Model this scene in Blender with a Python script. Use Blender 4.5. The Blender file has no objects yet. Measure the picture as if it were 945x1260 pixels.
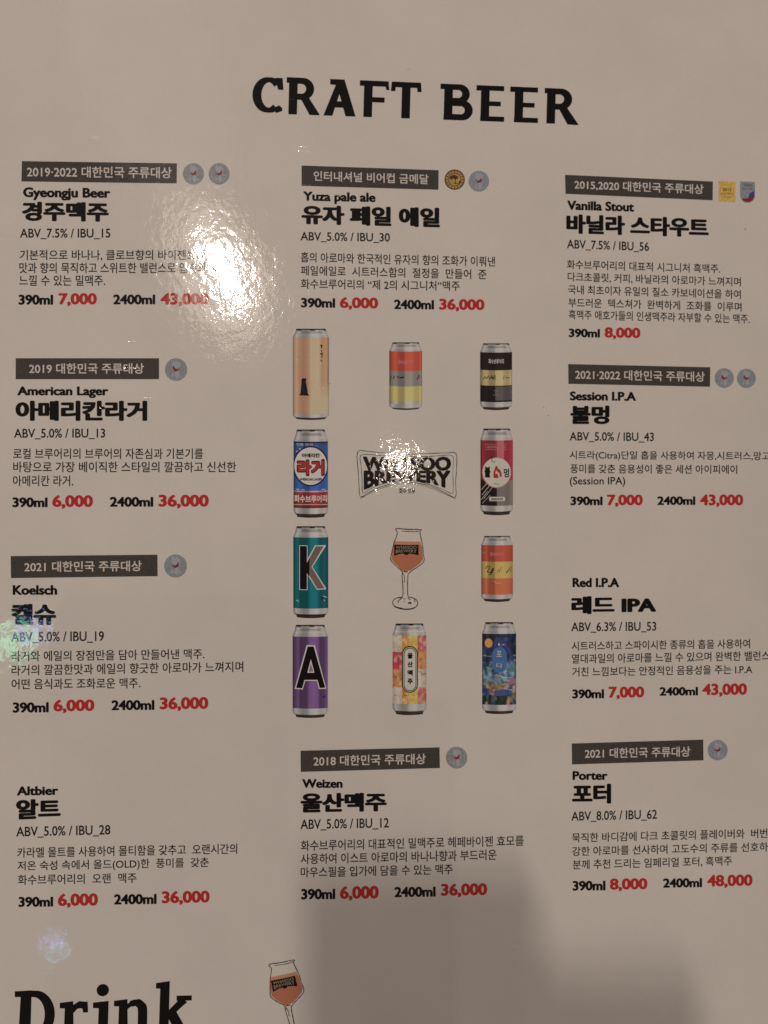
import bpy, math, random
import numpy as np
from mathutils import Euler, Vector
random.seed(7)
S = bpy.context.scene
COL = S.collection

# ------------------------------------------------------------------ camera
D = 0.32
cam_d = bpy.data.cameras.new('camera'); cam = bpy.data.objects.new('camera', cam_d); COL.objects.link(cam)
cam.location = (0, 0, D)
ROT = Euler((math.radians(2.09), math.radians(-3.65), math.radians(-0.30)), 'XYZ')
cam.rotation_euler = ROT
cam_d.sensor_fit = 'HORIZONTAL'; cam_d.sensor_width = 36.0; cam_d.lens = 36.0
cam_d.clip_start = 0.01; cam_d.clip_end = 30
cam_d.dof.use_dof = True; cam_d.dof.focus_distance = 0.306; cam_d.dof.aperture_fstop = 11.0
S.camera = cam

# ------------------------------------------------------------------ dim room, lamps, exposure
w = bpy.data.worlds.new('World'); S.world = w; w.use_nodes = True
wb = w.node_tree.nodes['Background']
wb.inputs[0].default_value = (1.0, 0.77, 0.68, 1); wb.inputs[1].default_value = 0.130
S.view_settings.view_transform = 'Standard'; S.view_settings.look = 'None'
S.view_settings.exposure = 0.08; S.view_settings.gamma = 1

# ------------------------------------------------------------------ page surface and pixel placement
ROTM = np.array(ROT.to_matrix())
def h(x, y):
    """gentle lie of the laminated sheet, metres"""
    return 0.0007*np.sin(x*13+y*6+0.6) + 0.0005*np.sin(y*17-x*5+1.0)
def P(px, py, lift=0.0):
    """point of the sheet seen at photo position px,py"""
    px = np.asarray(px, float); py = np.asarray(py, float)
    c = np.stack([(px-472.5)/945.0, -(py-630)/945.0, -np.ones_like(px)], -1)
    d = c @ ROTM.T
    z = np.zeros_like(px)
    for _ in range(5):
        t = (z-D)/d[..., 2]
        X = d[..., 0]*t; Y = d[..., 1]*t
        z = h(X, Y)
    return np.stack([X, Y, z+lift], -1)
LY = 0.00004     # one layer of print

def lamp(name, px, py, height, sx, sy, power, colour, rot=0):
    """area lamp overhead whose mirror image falls at px,py of the sheet"""
    p = P(px, py)
    v = p-np.array([0, 0, D])
    e = 1e-4
    n = np.array([-(h(p[0]+e, p[1])-h(p[0]-e, p[1]))/(2*e), -(h(p[0], p[1]+e)-h(p[0], p[1]-e))/(2*e), 1.0]); n /= np.linalg.norm(n)
    r = v-2*np.dot(v, n)*n
    q = p+r*(height/r[2])
    l = bpy.data.lights.new(name, 'AREA'); l.shape = 'ELLIPSE'; l.size = sx; l.size_y = sy
    l.energy = power; l.color = colour
    o = bpy.data.objects.new(name, l); COL.objects.link(o)
    o.location = q; dr = Vector(-q)
    o.rotation_euler = dr.to_track_quat('-Z', 'Y').to_euler()
    return o
LAMP0 = lamp('halo_light', 272, 342, 2.42, 0.34, 0.52, 1.9, (1.0, 0.88, 0.76))  # dim disc added behind the main lamp to spread a halo round its glare
LAMP9 = lamp('glow_light', 190, 110, 2.5, 0.55, 0.85, 0.7, (1.0, 0.88, 0.78))  # large dim light added for the broad glow at the upper left
LAMP = lamp('ceiling_or_fill_lamp', 278, 337, 2.4, 0.060, 0.24, 13.5, (1.0, 0.84, 0.725))
LAMP2 = lamp('ceiling_or_fill_lamp', 493, 570, 2.4, 0.026, 0.026, 1.0, (1.0, 0.85, 0.72))
# soft fill lights added to ease the shadows, mirror images outside the frame
FILL6 = lamp('ceiling_or_fill_lamp', -380, 900, 2.4, 0.95, 0.95, 9.5, (1.0, 0.82, 0.69))
FILL7 = lamp('ceiling_or_fill_lamp', 1180, 150, 2.4, 0.80, 0.80, 8.0, (1.0, 0.84, 0.73))
LAMP3 = lamp('glint_light', 42, 775, 1.6, 0.050, 0.022, 0.07, (0.30, 0.38, 1.0))  # small coloured lights added to make the glints near the left edge
LAMP4 = lamp('glint_light', 12, 792, 1.6, 0.080, 0.075, 0.17, (0.25, 1.0, 0.55))
LAMP5 = lamp('glint_light', 66, 1158, 1.6, 0.045, 0.016, 0.034, (0.26, 0.32, 1.0))

LAMP8 = lamp('glint_light', 70, 1169, 1.6, 0.020, 0.018, 0.020, (0.15, 0.8, 1.0))

# ------------------------------------------------------------------ materials
def s2l(c):
    c = np.asarray(c, float)/255.0
    return np.where(c <= 0.04045, c/12.92, ((c+0.055)/1.055)**2.4)
PAPER = np.array([0.80, 0.785, 0.750])
def ink(c, page=(158, 144, 131)):
    """print colour from a colour seen in the photo, relative to the paper round it"""
    c = np.asarray(c, float); c = c+0.12*(c.mean()-c)
    r = np.clip(PAPER*s2l(c)/s2l(page), 0.004, 0.85)
    return tuple(float(x) for x in r)

def film_group():
    g = bpy.data.node_groups.new('film_relief', 'ShaderNodeTree')
    g.interface.new_socket('Normal', in_out='OUTPUT', socket_type='NodeSocketVector')
    g.interface.new_socket('Dirt', in_out='OUTPUT', socket_type='NodeSocketFloat')
    N = g.nodes; L = g.links
    out = N.new('NodeGroupOutput'); geo = N.new('ShaderNodeNewGeometry')
    def noise(scale, det, rough, dist=0.0, stretch=0):
        n = N.new('ShaderNodeTexNoise'); n.inputs['Scale'].default_value = scale
        n.inputs['Detail'].default_value = det; n.inputs['Roughness'].default_value = rough
        n.inputs['Distortion'].default_value = dist
        if stretch:
            mq = N.new('ShaderNodeMapping'); mq.inputs['Scale'].default_value = (1, stretch, 1)
            L.new(geo.outputs['Position'], mq.inputs['Vector']); L.new(mq.outputs[0], n.inputs['Vector'])
        else: L.new(geo.outputs['Position'], n.inputs['Vector'])
        return n
    def math_(op, a, b=None):
        m = N.new('ShaderNodeMath'); m.operation = op
        for i, v in enumerate((a, b)):
            if v is None: continue
            if isinstance(v, (int, float)): m.inputs[i].default_value = v
            else: L.new(v, m.inputs[i])
        return m.outputs[0]
    a = noise(330, 2.0, 0.5, 0.6, 0.8).outputs[0]
    b = noise(1500, 1.5, 0.5).outputs[0]
    c = noise(70, 1.0, 0.5).outputs[0]
    # small pimples and dust under the film
    vo = N.new('ShaderNodeTexVoronoi'); vo.inputs['Scale'].default_value = 240
    L.new(geo.outputs['Position'], vo.inputs['Vector'])
    pim = math_('MULTIPLY', math_('LESS_THAN', vo.outputs['Distance'], 0.14), 1.0)
    sel = N.new('ShaderNodeSeparateColor'); L.new(vo.outputs['Color'], sel.inputs[0])
    pim = math_('MULTIPLY', pim, math_('GREATER_THAN', sel.outputs[0], 0.80))
    hh = math_('ADD', math_('MULTIPLY', a, 0.95), math_('MULTIPLY', b, 0.17))
    hh = math_('ADD', hh, math_('MULTIPLY', c, 1.6))
    hh = math_('ADD', hh, math_('MULTIPLY', pim, 0.10))
    # fine scratches running diagonally
    mp = N.new('ShaderNodeMapping'); mp.inputs['Rotation'].default_value = (0, 0, 0.75); mp.inputs['Scale'].default_value = (60, 1500, 1)
    L.new(geo.outputs['Position'], mp.inputs['Vector'])
    sn = N.new('ShaderNodeTexNoise'); sn.inputs['Scale'].default_value = 1.0; sn.inputs['Detail'].default_value = 1
    L.new(mp.outputs[0], sn.inputs['Vector'])
    sc = math_('MULTIPLY', math_('GREATER_THAN', sn.outputs[0], 0.74), 0.08)
    hh = math_('ADD', hh, sc)
    # the film lies flatter towards the foot of the sheet
    sx = N.new('ShaderNodeSeparateXYZ'); L.new(geo.outputs['Position'], sx.inputs[0])
    fl = N.new('ShaderNodeMapRange'); fl.interpolation_type = 'SMOOTHSTEP'
    fl.inputs[1].default_value = -0.12; fl.inputs[2].default_value = 0.01; fl.inputs[3].default_value = 0.40; fl.inputs[4].default_value = 1.0
    L.new(sx.outputs[1], fl.inputs[0]); hh = math_('MULTIPLY', hh, fl.outputs[0])
    bu = N.new('ShaderNodeBump'); bu.inputs['Strength'].default_value = 1.0; bu.inputs['Distance'].default_value = FILM_D
    L.new(hh, bu.inputs['Height'])
    L.new(bu.outputs[0], out.inputs['Normal'])
    dn = noise(25, 5, 0.65)
    mr = N.new('ShaderNodeMapRange'); mr.inputs[1].default_value = 0.3; mr.inputs[2].default_value = 0.7
    mr.inputs[3].default_value = 0.965; mr.inputs[4].default_value = 1.03
    L.new(dn.outputs[0], mr.inputs[0]); L.new(mr.outputs[0], out.inputs['Dirt'])
    return g
FILM_D = 0.000054
FILM = film_group()
def mat(name, colour=None, attr=False, grain=0.06, grain_scale=1800):
    m = bpy.data.materials.new(name); m.use_nodes = True
    N = m.node_tree.nodes; L = m.node_tree.links; b = N['Principled BSDF']
    g = N.new('ShaderNodeGroup'); g.node_tree = FILM
    L.new(g.outputs['Normal'], b.inputs['Coat Normal'])
    b.inputs['Coat Weight'].default_value = 1.0; b.inputs['Coat Roughness'].default_value = 0.048
    b.inputs['Coat IOR'].default_value = 1.42
    b.inputs['Roughness'].default_value = 0.42; b.inputs['Specular IOR Level'].default_value = 0.05
    if attr:
        c = N.new('ShaderNodeAttribute'); c.attribute_name = 'print'; src = c.outputs['Color']
    else:
        c = N.new('ShaderNodeRGB'); c.outputs[0].default_value = (*colour, 1); src = c.outputs[0]
    geo = N.new('ShaderNodeNewGeometry'); n = N.new('ShaderNodeTexNoise'); n.inputs['Scale'].default_value = grain_scale
    n.inputs['Detail'].default_value = 2
    L.new(geo.outputs['Position'], n.inputs['Vector'])
    mr = N.new('ShaderNodeMapRange'); mr.inputs[1].default_value = 0.3; mr.inputs[2].default_value = 0.7
    mr.inputs[3].default_value = 1-grain; mr.inputs[4].default_value = 1+grain
    L.new(n.outputs[0], mr.inputs[0])
    v1 = N.new('ShaderNodeVectorMath'); v1.operation = 'SCALE'; L.new(src, v1.inputs[0]); L.new(mr.outputs[0], v1.inputs['Scale'])
    v2 = N.new('ShaderNodeVectorMath'); v2.operation = 'SCALE'; L.new(v1.outputs[0], v2.inputs[0]); L.new(g.outputs['Dirt'], v2.inputs['Scale'])
    L.new(v2.outputs[0], b.inputs['Base Color'])
    return m
M_PAPER = mat('laminated_paper', (0.80, 0.785, 0.750), grain=0.012, grain_scale=900)
M_BLACK = mat('black_ink', (0.004, 0.003, 0.003), grain=0.05)
M_THIN = mat('thin_black_ink', (0.012, 0.010, 0.009), grain=0.05)
M_RED = mat('red_ink', (0.58, 0.036, 0.036), grain=0.08)
M_BAR = mat('grey_bar_ink', (0.074, 0.069, 0.064), grain=0.35, grain_scale=2600)
M_BARTEXT = mat('pale_bar_lettering', (0.78, 0.75, 0.71), grain=0.06)
M_PRINT = mat('colour_print', attr=True, grain=0.05)
def cmat(name, c): return mat(name, ink(c), grain=0.05)

# ------------------------------------------------------------------ mesh helpers
def finish(name, verts, faces, material, parent, label=None, colours=None):
    me = bpy.data.meshes.new(name)
    me.from_pydata([tuple(map(float, v)) for v in verts], [], faces); me.update()
    me.materials.append(material)
    if colours is not None:
        a = me.attributes.new('print', 'FLOAT_COLOR', 'POINT')
        arr = np.ones((len(verts), 4)); arr[:, :3] = colours
        a.data.foreach_set('color', arr.astype(np.float32).ravel())
    for p in me.polygons: p.use_smooth = False
    # face everything upwards
    if len(me.polygons) and sum(p.normal.z*p.area for p in me.polygons) < 0: me.flip_normals()
    o = bpy.data.objects.new(name, me); COL.objects.link(o); o.parent = parent
    if label: o['label'] = label
    return o

_cache = {}
def glyphs(s, ls=1.0, ws=1.0):
    k = (s, ls, ws)
    if k in _cache: return _cache[k]
    c = bpy.data.curves.new('lettering', 'FONT'); c.body = s; c.fill_mode = 'FRONT'; c.resolution_u = 3
    c.space_character = ls; c.space_word = ws
    o = bpy.data.objects.new('lettering', c)
    me = bpy.data.meshes.new_from_object(o)
    v = np.array([tuple(x.co)[:2] for x in me.vertices]); f = [tuple(p.vertices) for p in me.polygons]
    bpy.data.objects.remove(o); bpy.data.curves.remove(c); bpy.data.meshes.remove(me)
    _cache[k] = (v, f); return v, f
CAP = glyphs('H')[0][:, 1].max()

def bold(v, f, r, ry=None, n=8):
    """embolden a flat glyph mesh: copies pushed out round a small ellipse, each a hair above the last"""
    if r <= 0: return np.c_[v, np.zeros(len(v))], f
    ry = r if ry is None else ry
    V = []; F = []; z = 0
    offs = [(0, 0)]+[(r*math.cos(a), ry*math.sin(a)) for a in (2*math.pi*(k+.5)/n for k in range(n))]
    for dx, dy in offs:
        b = len(V)*len(v)
        V.append(np.c_[v+[dx, dy], np.full(len(v), z)]); z += 0.0000012
        F += [tuple(i+b for i in p) for p in f]
    return np.concatenate(V), F

def text(name, s, x0, x1, yt, yb, dy, material, parent, mode='c', r=0.0, ry=None, layer=1, dyb=None, ls=1.0, ws=1.0, label=None, warp=None, shear=0.0, n=8):
    """lettering s with its ink from x0 to x1; left end spans yt..yb; right end sits dy lower.
    mode 'c': yt is the cap height and yb the baseline; 'b': they bound the ink"""
    v, f = glyphs(s, ls, ws)
    q, f = bold(v, f, r, ry, n)
    u = (q[:, 0]-q[:, 0].min())/(q[:, 0].max()-q[:, 0].min())
    if mode == 'c': t = (CAP-q[:, 1])/CAP
    else: t = (q[:, 1].max()-q[:, 1])/(q[:, 1].max()-q[:, 1].min())
    if warp: X, Y = warp(u, t)
    else:
        dyb = dy if dyb is None else dyb
        X = x0+u*(x1-x0)+(0.5-t)*shear*(yb-yt)
        Y = (yt+dy*u)*(1-t)+(yb+dyb*u)*t
    p = P(X, Y, LY*layer); p[:, 2] += q[:, 2]
    return finish(name, p, f, material, parent, label)

def merge(parts):
    V = []; F = []; b = 0
    for v, f in parts:
        V.append(np.asarray(v)); F += [tuple(i+b for i in p) for p in f]; b += len(v)
    return np.concatenate(V), F

def grid(xs, ys, fn):
    """grid over u,v mapped to photo positions by fn"""
    U, V = np.meshgrid(np.linspace(0, 1, xs+1), np.linspace(0, 1, ys+1))
    X, Y = fn(U.ravel(), V.ravel())
    F = [(j*(xs+1)+i, (j+1)*(xs+1)+i, (j+1)*(xs+1)+i+1, j*(xs+1)+i+1) for j in range(ys) for i in range(xs)]
    return X, Y, F, U.ravel(), V.ravel()

def quad(name, tl, tr, br, bl, material, parent, layer=1, nx=14, ny=2, label=None):
    def fn(u, v):
        a = [np.array(c, float) for c in (tl, tr, br, bl)]
        p = ((1-u)*(1-v))[:, None]*a[0]+(u*(1-v))[:, None]*a[1]+(u*v)[:, None]*a[2]+((1-u)*v)[:, None]*a[3]
        return p[:, 0], p[:, 1]
    X, Y, F, _, _ = grid(nx, ny, fn)
    return finish(name, P(X, Y, LY*layer), F, material, parent, label)

def poly(name, pts, material, parent, layer=1, label=None):
    """filled outline given in photo positions"""
    p = np.array(pts, float); v, f = polyfill(p, layer)
    return finish(name, v, f, material, parent, label)
def polyfill(p, layer, dz=0.0):
    from mathutils.geometry import tessellate_polygon
    tri = tessellate_polygon([[Vector((a, b, 0)) for a, b in p]])
    return P(p[:, 0], p[:, 1], LY*layer+dz), [tuple(t) for t in tri]

def strip(pts, wd, layer=1, dz=0.0, cap=False, jitter=0.0):
    """thick line through photo positions, wd one width or a list of widths"""
    p = np.array(pts, float); n = len(p)
    wd = np.full(n, wd, float) if np.isscalar(wd) else np.array(wd, float)
    if jitter: wd = wd*(1+jitter*np.array([random.uniform(-1, 1) for _ in range(n)]))
    T = np.gradient(p, axis=0); T /= np.maximum(np.linalg.norm(T, axis=1), 1e-9)[:, None]
    Nn = np.c_[-T[:, 1], T[:, 0]]
    A = p+Nn*wd[:, None]/2; B = p-Nn*wd[:, None]/2
    Q = np.concatenate([A, B])
    return P(Q[:, 0], Q[:, 1], LY*layer+dz), [(i, i+1, n+i+1, n+i) for i in range(n-1)]
def smooth(pts, k=5, closed=False):
    """Catmull-Rom through the points"""
    p = [np.array(a, float) for a in pts]; n = len(p); out = []
    rng = range(n if closed else n-1)
    for i in rng:
        g = (lambda j: p[j % n]) if closed else (lambda j: p[min(max(j, 0), n-1)])
        a, b, c, d = g(i-1), g(i), g(i+1), g(i+2)
        for s in range(k):
            t = s/k
            out.append(0.5*((2*b)+(-a+c)*t+(2*a-5*b+4*c-d)*t*t+(-a+3*b-3*c+d)*t**3))
    out.append(p[0] if closed else p[-1])
    return np.array(out)
def ell(cx, cy, rx, ry=None, n=40, a0=0, a1=360):
    ry = rx if ry is None else ry
    return [(cx+rx*math.cos(math.radians(a)), cy+ry*math.sin(math.radians(a))) for a in np.linspace(a0, a1, n+1)[:n if a1-a0 == 360 else n+1]]

# ------------------------------------------------------------------ the menu sheet
menu = bpy.data.objects.new('beer_menu', None); COL.objects.link(menu)
menu['label'] = 'laminated white craft beer menu page with printed cans, beer names and red prices'
menu['category'] = 'menu'
def sheet():
    W0, W1, H0, H1 = -0.195, 0.225, -0.290, 0.290
    nx, ny = 100, 140
    xs = np.linspace(W0, W1, nx+1); ys = np.linspace(H0, H1, ny+1)
    X, Y = np.meshgrid(xs, ys); X = X.ravel(); Y = Y.ravel(); Z = h(X, Y)
    n = len(X)
    V = np.concatenate([np.c_[X, Y, Z], np.c_[X, Y, Z-0.0006]])
    F = []
    for j in range(ny):
        for i in range(nx):
            a = j*(nx+1)+i; F.append((a, a+1, a+nx+2, a+nx+1)); F.append((n+a, n+a+nx+1, n+a+nx+2, n+a+1))
    for i in range(nx):
        F.append((i, n+i, n+i+1, i+1)); a = ny*(nx+1)+i; F.append((a, a+1, n+a+1, n+a))
    for j in range(ny):
        a = j*(nx+1); b = a+nx+1; F.append((a, b, n+b, n+a)); F.append((a+nx, n+a+nx, n+b+nx, b+nx))
    me = bpy.data.meshes.new('page'); me.from_pydata(V.tolist(), [], F); me.update()
    me.materials.append(M_PAPER)
    for p in me.polygons: p.use_smooth = abs(p.normal.z) > .5
    o = bpy.data.objects.new('page', me); COL.objects.link(o); o.parent = menu
sheet()

# the smartphone held over the menu, its lens where the camera is
def smartphone():
    r = bpy.data.objects.new('smartphone', None); COL.objects.link(r)
    r.location = cam.location; r.rotation_euler = ROT
    r['label'] = 'dark smartphone held above the menu, lens facing down'; r['category'] = 'smartphone'
    def slab(name, x0, x1, y0, y1, z0, z1, rad, m, k=6):
        pts = []
        for cx, cy, a in ((x1-rad, y1-rad, 0), (x0+rad, y1-rad, 90), (x0+rad, y0+rad, 180), (x1-rad, y0+rad, 270)):
            pts += [(cx+rad*math.cos(math.radians(a+90*t/k)), cy+rad*math.sin(math.radians(a+90*t/k))) for t in range(k+1)]
        n = len(pts); c = 0.0008
        mx, my = (x0+x1)/2, (y0+y1)/2
        def ring(z, g): return [(mx+(x-mx)*(1-g/(x1-x0)*2), my+(y-my)*(1-g/(y1-y0)*2), z) for x, y in pts]
        V = ring(z0, c)+ring(z0+c, 0)+ring(z1-c, 0)+ring(z1, c)
        F = [tuple(range(n-1, -1, -1)), tuple(range(3*n, 4*n))]+[(q*n+i, q*n+(i+1) % n, (q+1)*n+(i+1) % n, (q+1)*n+i) for q in range(3) for i in range(n)]
        me = bpy.data.meshes.new(name); me.from_pydata(V, [], F); me.materials.append(m)
        o = bpy.data.objects.new(name, me); COL.objects.link(o); o.parent = r; return o
    def simple(name, c, ro, me_=0):
        m = bpy.data.materials.new(name); m.use_nodes = True; b = m.node_tree.nodes['Principled BSDF']
        b.inputs['Base Color'].default_value = (*c, 1); b.inputs['Roughness'].default_value = ro; b.inputs['Metallic'].default_value = me_
        n = m.node_tree.nodes.new('ShaderNodeTexNoise'); n.inputs['Scale'].default_value = 60
        mr = m.node_tree.nodes.new('ShaderNodeMapRange'); mr.inputs[3].default_value = ro*.8; mr.inputs[4].default_value = ro*1.2
        m.node_tree.links.new(n.outputs[0], mr.inputs[0]); m.node_tree.links.new(mr.outputs[0], b.inputs['Roughness'])
        return m
    slab('body', -0.069, 0.014, -0.140, 0.016, 0.0035, 0.0115, 0.010, simple('phone_back', (.02, .02, .024), .3))
    slab('shadow_flap', 0.0155, 0.073, -0.142, -0.022, 0.0045, 0.0070, 0.006, simple('flap_brown', (.05, .03, .02), .6))  # flap added out of view to widen the shadow towards the lower right
    slab('camera_island', -0.020, 0.010, -0.030, 0.012, 0.0018, 0.0036, 0.005, simple('phone_island', (.03, .03, .034), .25, .6))
smartphone()

# table under the sheet
tb = bpy.data.materials.new('dark_wood'); tb.use_nodes = True
bn = tb.node_tree.nodes; bl = tb.node_tree.links; bp = bn['Principled BSDF']; bp.inputs['Roughness'].default_value = .45
tc = bn.new('ShaderNodeTexCoord'); mpp = bn.new('ShaderNodeMapping'); mpp.inputs['Scale'].default_value = (3, 40, 3); nz = bn.new('ShaderNodeTexNoise')
nz.inputs['Scale'].default_value = 3; nz.inputs['Detail'].default_value = 6; cr = bn.new('ShaderNodeValToRGB')
cr.color_ramp.elements[0].color = (.035, .018, .010, 1); cr.color_ramp.elements[1].color = (.11, .058, .03, 1)
bl.new(tc.outputs['Object'], mpp.inputs[0]); bl.new(mpp.outputs[0], nz.inputs['Vector']); bl.new(nz.outputs[0], cr.inputs[0]); bl.new(cr.outputs[0], bp.inputs['Base Color'])
tv = [(x, y, z) for z in (-0.030, -0.0024) for x, y in ((-.45, -.40), (.45, -.40), (.45, .40), (-.45, .40))]
tm = bpy.data.meshes.new('table'); tm.from_pydata(tv, [], [(3, 2, 1, 0), (4, 5, 6, 7), (0, 1, 5, 4), (1, 2, 6, 5), (2, 3, 7, 6), (3, 0, 4, 7)]); tm.materials.append(tb)
to = bpy.data.objects.new('table', tm); COL.objects.link(to); to['kind'] = 'structure'

# ------------------------------------------------------------------ big headings: slab letters drawn as strokes
def heading(name, letters, mp, parent, label):
    """letters: list of stroke lists ([(x,y)..], width) in drawing units; mp maps units to photo positions"""
    parts = []; k = 0
    for st in letters:
        pts, wd = st[0], st[1]
        p = np.array(pts, float)
        if len(st) > 2 and st[2] == 'fill':
            q = np.array([mp(*a) for a in p]); v, f = polyfill(q, 1, k*1.0e-6)
        else:
            n = len(p); T = np.gradient(p, axis=0); T /= np.linalg.norm(T, axis=1)[:, None]
            Nn = np.c_[-T[:, 1], T[:, 0]]; ww = (np.full(n, wd) if np.isscalar(wd) else np.interp(np.linspace(0, 1, n), np.linspace(0, 1, len(wd)), wd))[:, None]/2
            Q = np.concatenate([p+Nn*ww, p-Nn*ww]); Q = np.array([mp(*a) for a in Q])
            v = P(Q[:, 0], Q[:, 1], LY+k*1.0e-6); f = [(i, i+1, n+i+1, n+i) for i in range(n-1)]
        parts.append((v, f)); k += 1
    v, f = merge(parts)
    # every face up
    out = []
    for p in f:
        a, b, c = v[p[0]], v[p[1]], v[p[2]]
        out.append(p if np.cross(b-a, c-a)[2] > 0 else tuple(reversed(p)))
    return finish(name, v, out, M_BLACK, parent, label)

def craft():
    # drawing units: cap height 100 (y down 0..100)
    L = []
    def stem(x, y0=0, y1=100, w=23): L.append(([(x-w/2, y0), (x+w/2, y0), (x+w/2, y1), (x-w/2, y1)], 0, 'fill'))
    def box(x0, y0, x1, y1): L.append(([(x0, y0), (x1, y0), (x1, y1), (x0, y1)], 0, 'fill'))
    def pl(*p): L.append((list(p), 0, 'fill'))
    def bowl(x0, x1, y0, y1, w, n=14):
        yc = (y0+y1)/2; ry = (y1-y0)/2-w*.42; rx = (x1-x0)-w/2
        pts = [(x0, y0+w*.42)]+[(x1-w/2-min(ry, rx)+min(ry, rx)*math.sin(a), yc-ry*math.cos(a)) for a in np.linspace(0, math.pi, n)]+[(x0, y1-w*.42)]
        ws = [w*.84]+[w*(.84+.24*math.sin(a)) for a in np.linspace(0, math.pi, n)]+[w*.84]
        L.append((pts, ws))
    # C 0..82
    L.append((ell(43, 50, 31.5, 41, 30, 52, 315), [13+11*abs(math.cos(math.radians(a-180))) for a in np.linspace(52, 315, 31)]))
    pl((60, 3), (79, 3), (82, 35), (68, 35), (62, 18))
    pl((56, 84), (72, 77), (80, 84), (80, 92), (64, 98))
    # R 90..178
    box(90, 0, 104, 15); stem(108, 0, 100, 23); bowl(104, 163, 0, 60, 20); pl((128, 56), (148, 50), (180, 98), (178, 100), (153, 100))
    # A 190..276
    pl((206, 0), (244, 0), (276, 100), (249, 100), (224, 16), (206, 15)); pl((190, 100), (226, 2), (240, 10), (214, 100)); box(214, 60, 254, 77); pl((205, 0), (232, 0), (232, 15), (208, 15))
    # F 287..362
    box(285, 0, 302, 15); stem(308, 0, 100, 23); box(302, 0, 362, 15); pl((352, 8), (362, 8), (364, 24), (356, 24)); box(314, 45, 352, 59)
    # T 372..444
    box(372, 0, 446, 15); pl((370, 0), (382, 0), (380, 26), (368, 26)); pl((436, 0), (448, 0), (450, 26), (439, 26)); stem(409, 0, 100, 23)
    # B 500..585
    box(500, 0, 516, 15); stem(522, 0, 100, 23); bowl(512, 578, 0, 54, 19); bowl(512, 587, 44, 100, 20); box(500+10, 86, 530, 100)
    # E 596..674
    for x in (596, 686):
        box(x, 0, x+18, 15); stem(x+24, 0, 100, 23); box(x+12, 0, x+74, 14); box(x+20, 44, x+66, 57); box(x+12, 86, x+76, 100)
    # R 778..866
    x = 688
    box(90+x, 0, 104+x, 15); stem(108+x, 0, 100, 23); bowl(104+x, 163+x, 0, 60, 20); pl((128+x, 56), (148+x, 50), (182+x, 100), (180+x, 102), (153+x, 101))
    def mp(x, y):
        u = x/868.0; X = 310.8+u*400.5
        top = 93.2+u*16.8-1.2*math.sin(math.pi*u)*0; bot = 139.0+u*14.2
        return (X+(50-y)*0.012, top+(bot-top)*y/100)
    heading('heading', L, mp, menu, 'large black CRAFT BEER heading at the top')
craft()

def drink():
    L = []
    def box(x0, y0, x1, y1): L.append(([(x0, y0), (x1, y0), (x1, y1), (x0, y1)], 0, 'fill'))
    def pl(*p): L.append((list(p), 0, 'fill'))
    # units = pixels of an enlarged view: x from the left edge, y from the cap line down to the baseline at 138
    # D
    pl((37, 2), (60, 1), (84, 0), (84, 138), (50, 138), (54, 18), (38, 18))
    L.append(([(76, 9)]+[(92+44*math.sin(a), 69-59*math.cos(a)) for a in np.linspace(0, math.pi, 18)]+[(70, 128)], [18]+[18+10*math.sin(a) for a in np.linspace(0, math.pi, 18)]+[18]))
    box(40, 122, 84, 138)
    # r
    pl((163, 36), (200, 32), (204, 138), (176, 138), (177, 52), (163, 51)); box(162, 124, 220, 138)
    L.append(([(198, 62), (206, 48), (218, 42), (232, 44)], [10, 16, 20, 20])); pl((222, 34), (240, 34), (242, 64), (228, 64))
    # i
    L.append((ell(281, 3, 17), 0, 'fill')); pl((255, 37), (298, 33), (298, 138), (270, 138), (271, 53), (255, 52)); box(254, 124, 312, 138)
    # n
    pl((313, 33), (350, 29), (354, 138), (326, 138), (327, 49), (313, 48)); box(314, 124, 366, 138)
    L.append((smooth([(348, 52), (362, 42), (378, 40), (390, 50), (393, 70), (393, 138)], 4), [12]*5+[18]*5+[23]*5+[26]*6+[26]*5))
    box(378, 124, 420, 138)
    # k
    pl((428, -14), (466, -19), (466, 138), (439, 138), (440, 2), (428, 1)); box(426, 124, 480, 138)
    L.append(([(456, 84), (496, 44), (508, 33)], [18, 20, 22])); box(486, 22, 528, 36); L.append(([(470, 66), (512, 138)], 28)); box(490, 124, 534, 138)
    def mp(x, y):
        return (x/2.25+(138-y)*0.012+0.0, 1130+(200+y*1.0)/2.25-(x-37)*0.008)
    heading('heading', L, mp, menu, 'large black Drink heading cut by the bottom edge')
drink()

# ------------------------------------------------------------------ award banners
def banner(c, s, tx0, tx1, yt, yb, dy, dyb=None):
    b = quad('award_banner', *c, M_BAR, menu, 1, label='dark grey award bar reading '+s)
    text('lettering', s, tx0, tx1, yt, yb, dy, M_BARTEXT, b, 'b', r=0.016, layer=2, dyb=dyb)
    return b
KR = '대한민국 주류대상'
banner([(27, 198.3), (217.7, 201), (217.4, 225.7), (26.4, 223.3)], '2019·2022 '+KR, 33.2, 211.3, 204.4, 218.2, 1.4)
banner([(371.1, 203.7), (539.7, 209.4), (539.4, 233.5), (371.1, 228.7)], '인터내셔널 비어컵 금메달', 386, 527.3, 210.3, 222.6, 4.4)
banner([(695.2, 215.1), (877.1, 223.4), (876.9, 246.5), (695.8, 238.5)], '2015,2020 '+KR, 706.8, 865.6, 221, 233.5, 6)
banner([(19.3, 440.8), (195.7, 440.8), (195.7, 466.6), (19.3, 466.6)], '2019 '+KR, 35.9, 177.1, 447, 460, 0)
banner([(699.1, 448), (873.9, 451.9), (873.6, 475.9), (699.4, 472.3)], '2021·2022 '+KR, 707.7, 867, 454.4, 467, 3)
banner([(13.2, 684.2), (193.7, 682.5), (194, 709), (13.5, 711.3)], '2021 '+KR, 30.1, 174.4, 691, 704, -1.2)
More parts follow.
